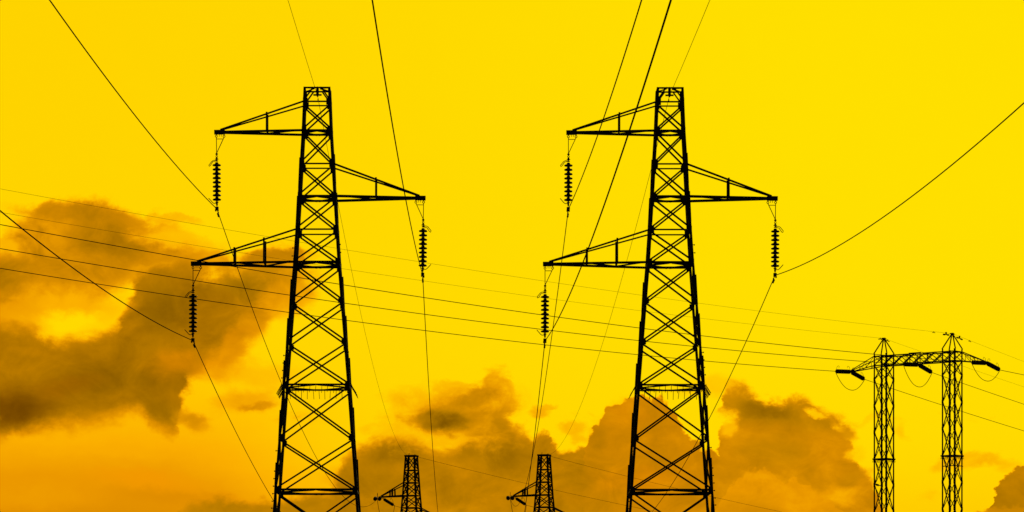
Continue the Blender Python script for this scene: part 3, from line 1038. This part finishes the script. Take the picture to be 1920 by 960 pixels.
# crossbeam: four chords, web bracing, tapering ends
XT_L, XT_R = -6.45, 6.46
Z_TIPB = zp(630.5)
XI = SEP / 2 + CW
hb = CW - 0.02
beam_b = bmesh.new()
cm = 0.085
for sy in (-1, 1):
    angle(beam_b, V(-XI, sy * hb, Z_TOP), V(XI, sy * hb, Z_TOP), cm, V(0, -sy, 0))
    angle(beam_b, V(-XI, sy * hb, Z_BOT), V(XI, sy * hb, Z_BOT), cm * 1.15, V(0, -sy, 0))
    for sx, xt in ((-1, XT_L), (1, XT_R)):
        angle(beam_b, V(sx * XI, sy * hb, Z_TOP), V(xt, sy * .08, Z_TIPB + .12), cm * .85, V(0, -sy, 0))
        angle(beam_b, V(sx * XI, sy * hb, Z_BOT), V(xt, sy * .08, Z_TIPB), cm, V(0, -sy, 0))
beam = obj("crossbeam", beam_b, STEEL, root)
nb = 8
inner = [-XI + 2 * XI * k / nb for k in range(nb + 1)]
for sy in (-1, 1):
    b = bmesh.new()
    nrm = V(0, -sy, 0)
    for k in range(nb):
        xa, xb = inner[k], inner[k + 1]
        angle(b, V(xa, sy * (hb - .01), Z_BOT), V(xb, sy * (hb - .01), Z_TOP), 0.065, nrm)
        angle(b, V(xa, sy * (hb - .10), Z_TOP), V(xb, sy * (hb - .10), Z_BOT), 0.065, nrm)
    for x in (-.42, .55):
        angle(b, V(x, sy * (hb + .012), Z_BOT), V(x, sy * (hb + .012), Z_TOP), 0.06, nrm)
    obj("web_brace", b, STEEL, beam)
b = bmesh.new()
for zc in (Z_TOP, Z_BOT):
    for k in range(nb):
        xa, xb = inner[k], inner[k + 1]
        s = 1 if k % 2 else -1
        angle(b, V(xa, s * hb, zc + .01), V(xb, -s * hb, zc + .01), 0.05, V(0, 0, 1))
obj("plan_brace", b, STEEL, beam)
for sx, xt in ((-1, XT_L), (1, XT_R)):
    b = bmesh.new()
    for sy in (-1, 1):
        up = lambda t: V(sx * XI, sy * hb, Z_TOP).lerp(V(xt, sy * .08, Z_TIPB + .12), t)
        lo = lambda t: V(sx * XI, sy * hb, Z_BOT).lerp(V(xt, sy * .08, Z_TIPB), t)
        for ta, tb in ((0, .33), (.33, .62)):
            angle(b, up(ta), lo(tb), 0.045, V(0, -sy, 0))
        for t in (.33, .62):
            angle(b, up(t), lo(t), 0.045, V(0, -sy, 0))
    obj("end_brace", b, STEEL, beam)
    b = bmesh.new()
    bar(b, V(xt + sx * .12, 0, Z_TIPB + .05), V(xt - sx * .3, 0, Z_TIPB + .06), 0.22, 0.2, V(0, 0, 1))
    obj("tip_plate", b, STEEL, beam)
b = bmesh.new()
bar(b, V(-.50, -hb, Z_TOP + .07), V(.62, -hb, Z_TOP + .07), 0.10, 0.05, V(0, 0, 1))
obj("walkway_plate", b, STEEL, beam)

MP = Matrix.Translation(root.location) @ Matrix.Rotation(-PA, 4, 'Z')
hL = V(-math.sin(PA), -math.cos(PA), 0)      # towards the photo's left, coming nearer
hR = V(math.sin(PA), math.cos(PA), 0)        # away to the right


def fit_run(p0, h, px, py, b_):
    """slope so that the wire passes the sighted point"""
    k = (px - CX) / F
    s1 = (k * p0.y - p0.x) / (h.x - k * h.y)
    dep = p0.y + h.y * s1
    z1 = EYE + (CY - py) * dep / F
    a = (p0.z - z1 + b_ * s1 * s1) / s1
    return a


PH = [
    ("left", V(XT_L, 0, Z_TIPB + .02), (0, 503), (1920, 808), 0.0),
    ("middle", V(0.13, -.1, Z_BOT - .12), (0, 466), (1920, 758), 0.0),
    ("right", V(XT_R, 0, Z_TIPB + .02), (0, 421), (1920, 703), 0.0),
]
WP = 0.0235
for lab, loc, lp, rp, _ in PH:
    p = MP @ loc
    where = {"left": "at the portal tower's left beam tip", "middle": "under the middle of the portal tower's beam", "right": "at the portal tower's right beam tip"}[lab]
    dl = hL + V(0, 0, 0.0)
    al = fit_run(p, hL, lp[0], lp[1], 0.0003)
    ar = fit_run(p, hR, rp[0], rp[1], 0.0003)
    e1 = strain_string("strain_insulator", f"level dark strain string pointing left {where}", p, hL + V(0, 0, -al - 0.015), 2.5, 15, 0.172, "strain strings on the portal tower")
    e2 = strain_string("strain_insulator", f"sloping dark strain string pointing right {where}", p, hR + V(0, 0, -ar - 0.10), 2.25, 14, 0.178, "strain strings on the portal tower")
    bottom = {"left": 731, "middle": 725, "right": 714}[lab]
    drop = (e1.z + e2.z) / 2 - (EYE + (CY - bottom) * (e1.y + e2.y) / 2 / F)
    jp = []
    for i in range(33):
        t = i / 32
        q = e1.lerp(e2, t)
        jp.append(V(q.x, q.y, q.z - drop * (1 - abs(2 * t - 1) ** 2.15)))
    wire("jumper_wire", f"hanging jumper loop {where}", "jumper wire", jp, 0.024, "jumper loops on the portal tower")
    al = fit_run(e1, hL, lp[0], lp[1], 0.0003)
    ar = fit_run(e2, hR, rp[0], rp[1], 0.0003)
    order = {"left": "lowest of the three dark wires crossing behind both tall towers", "middle": "middle of the three dark wires crossing behind both tall towers",
             "right": "topmost of the three dark wires crossing behind both tall towers"}[lab]
    wire("power_line", order, "power line", run(e1, hL, al, 0.0003, 215), WP, "conductors left of the portal tower")
    order = {"left": "lowest wire sloping right from the portal tower, passing behind both its columns", "middle": "wire sloping right from the middle of the portal beam to the right edge",
             "right": "short wire sloping right from the portal beam's right tip to the right edge"}[lab]
    wire("power_line", order, "power line", run(e2, hR, ar, 0.0003, 215), WP, "conductors right of the portal tower")

for lab, xc, lp, rp in (("left", -SEP / 2, (0, 398), (1920, 725.5)), ("right", SEP / 2, (0, 354), (1920, 678))):
    p = MP @ V(xc, 0, Z_PEAK + .04)
    al = fit_run(p, hL, lp[0], lp[1], 0.00022)
    ar = fit_run(p, hR, rp[0], rp[1], 0.00022)
    A, B = run(p, hL, al, 0.00022, 215), run(p, hR, ar, 0.00022, 215)
    dA, dB = (A[1] - A[0]).normalized(), (B[1] - B[0]).normalized()
    if lab == "right":
        damp = [(p + dA * 1.0 + V(0, 0, .02), dA, 2.2), (p + dA * 3.0, dA, 1.0), (p + dB * 1.2, dB, 2.2), (p + dB * 2.9, dB, 1.0)]
    else:
        damp = [(p + dA * .6, dA, 1.3), (p + dB * .6, dB, 1.3)]
    wire("earth_wire", {"left": "faint earth wire over the portal tower's left peak, second pale wire from the top left", "right": "faint earth wire over the portal tower's right peak, topmost pale wire at left"}[lab],
         "earth wire", A[::-1] + B[1:], 0.0085, "earth wires of the portal tower", damp)
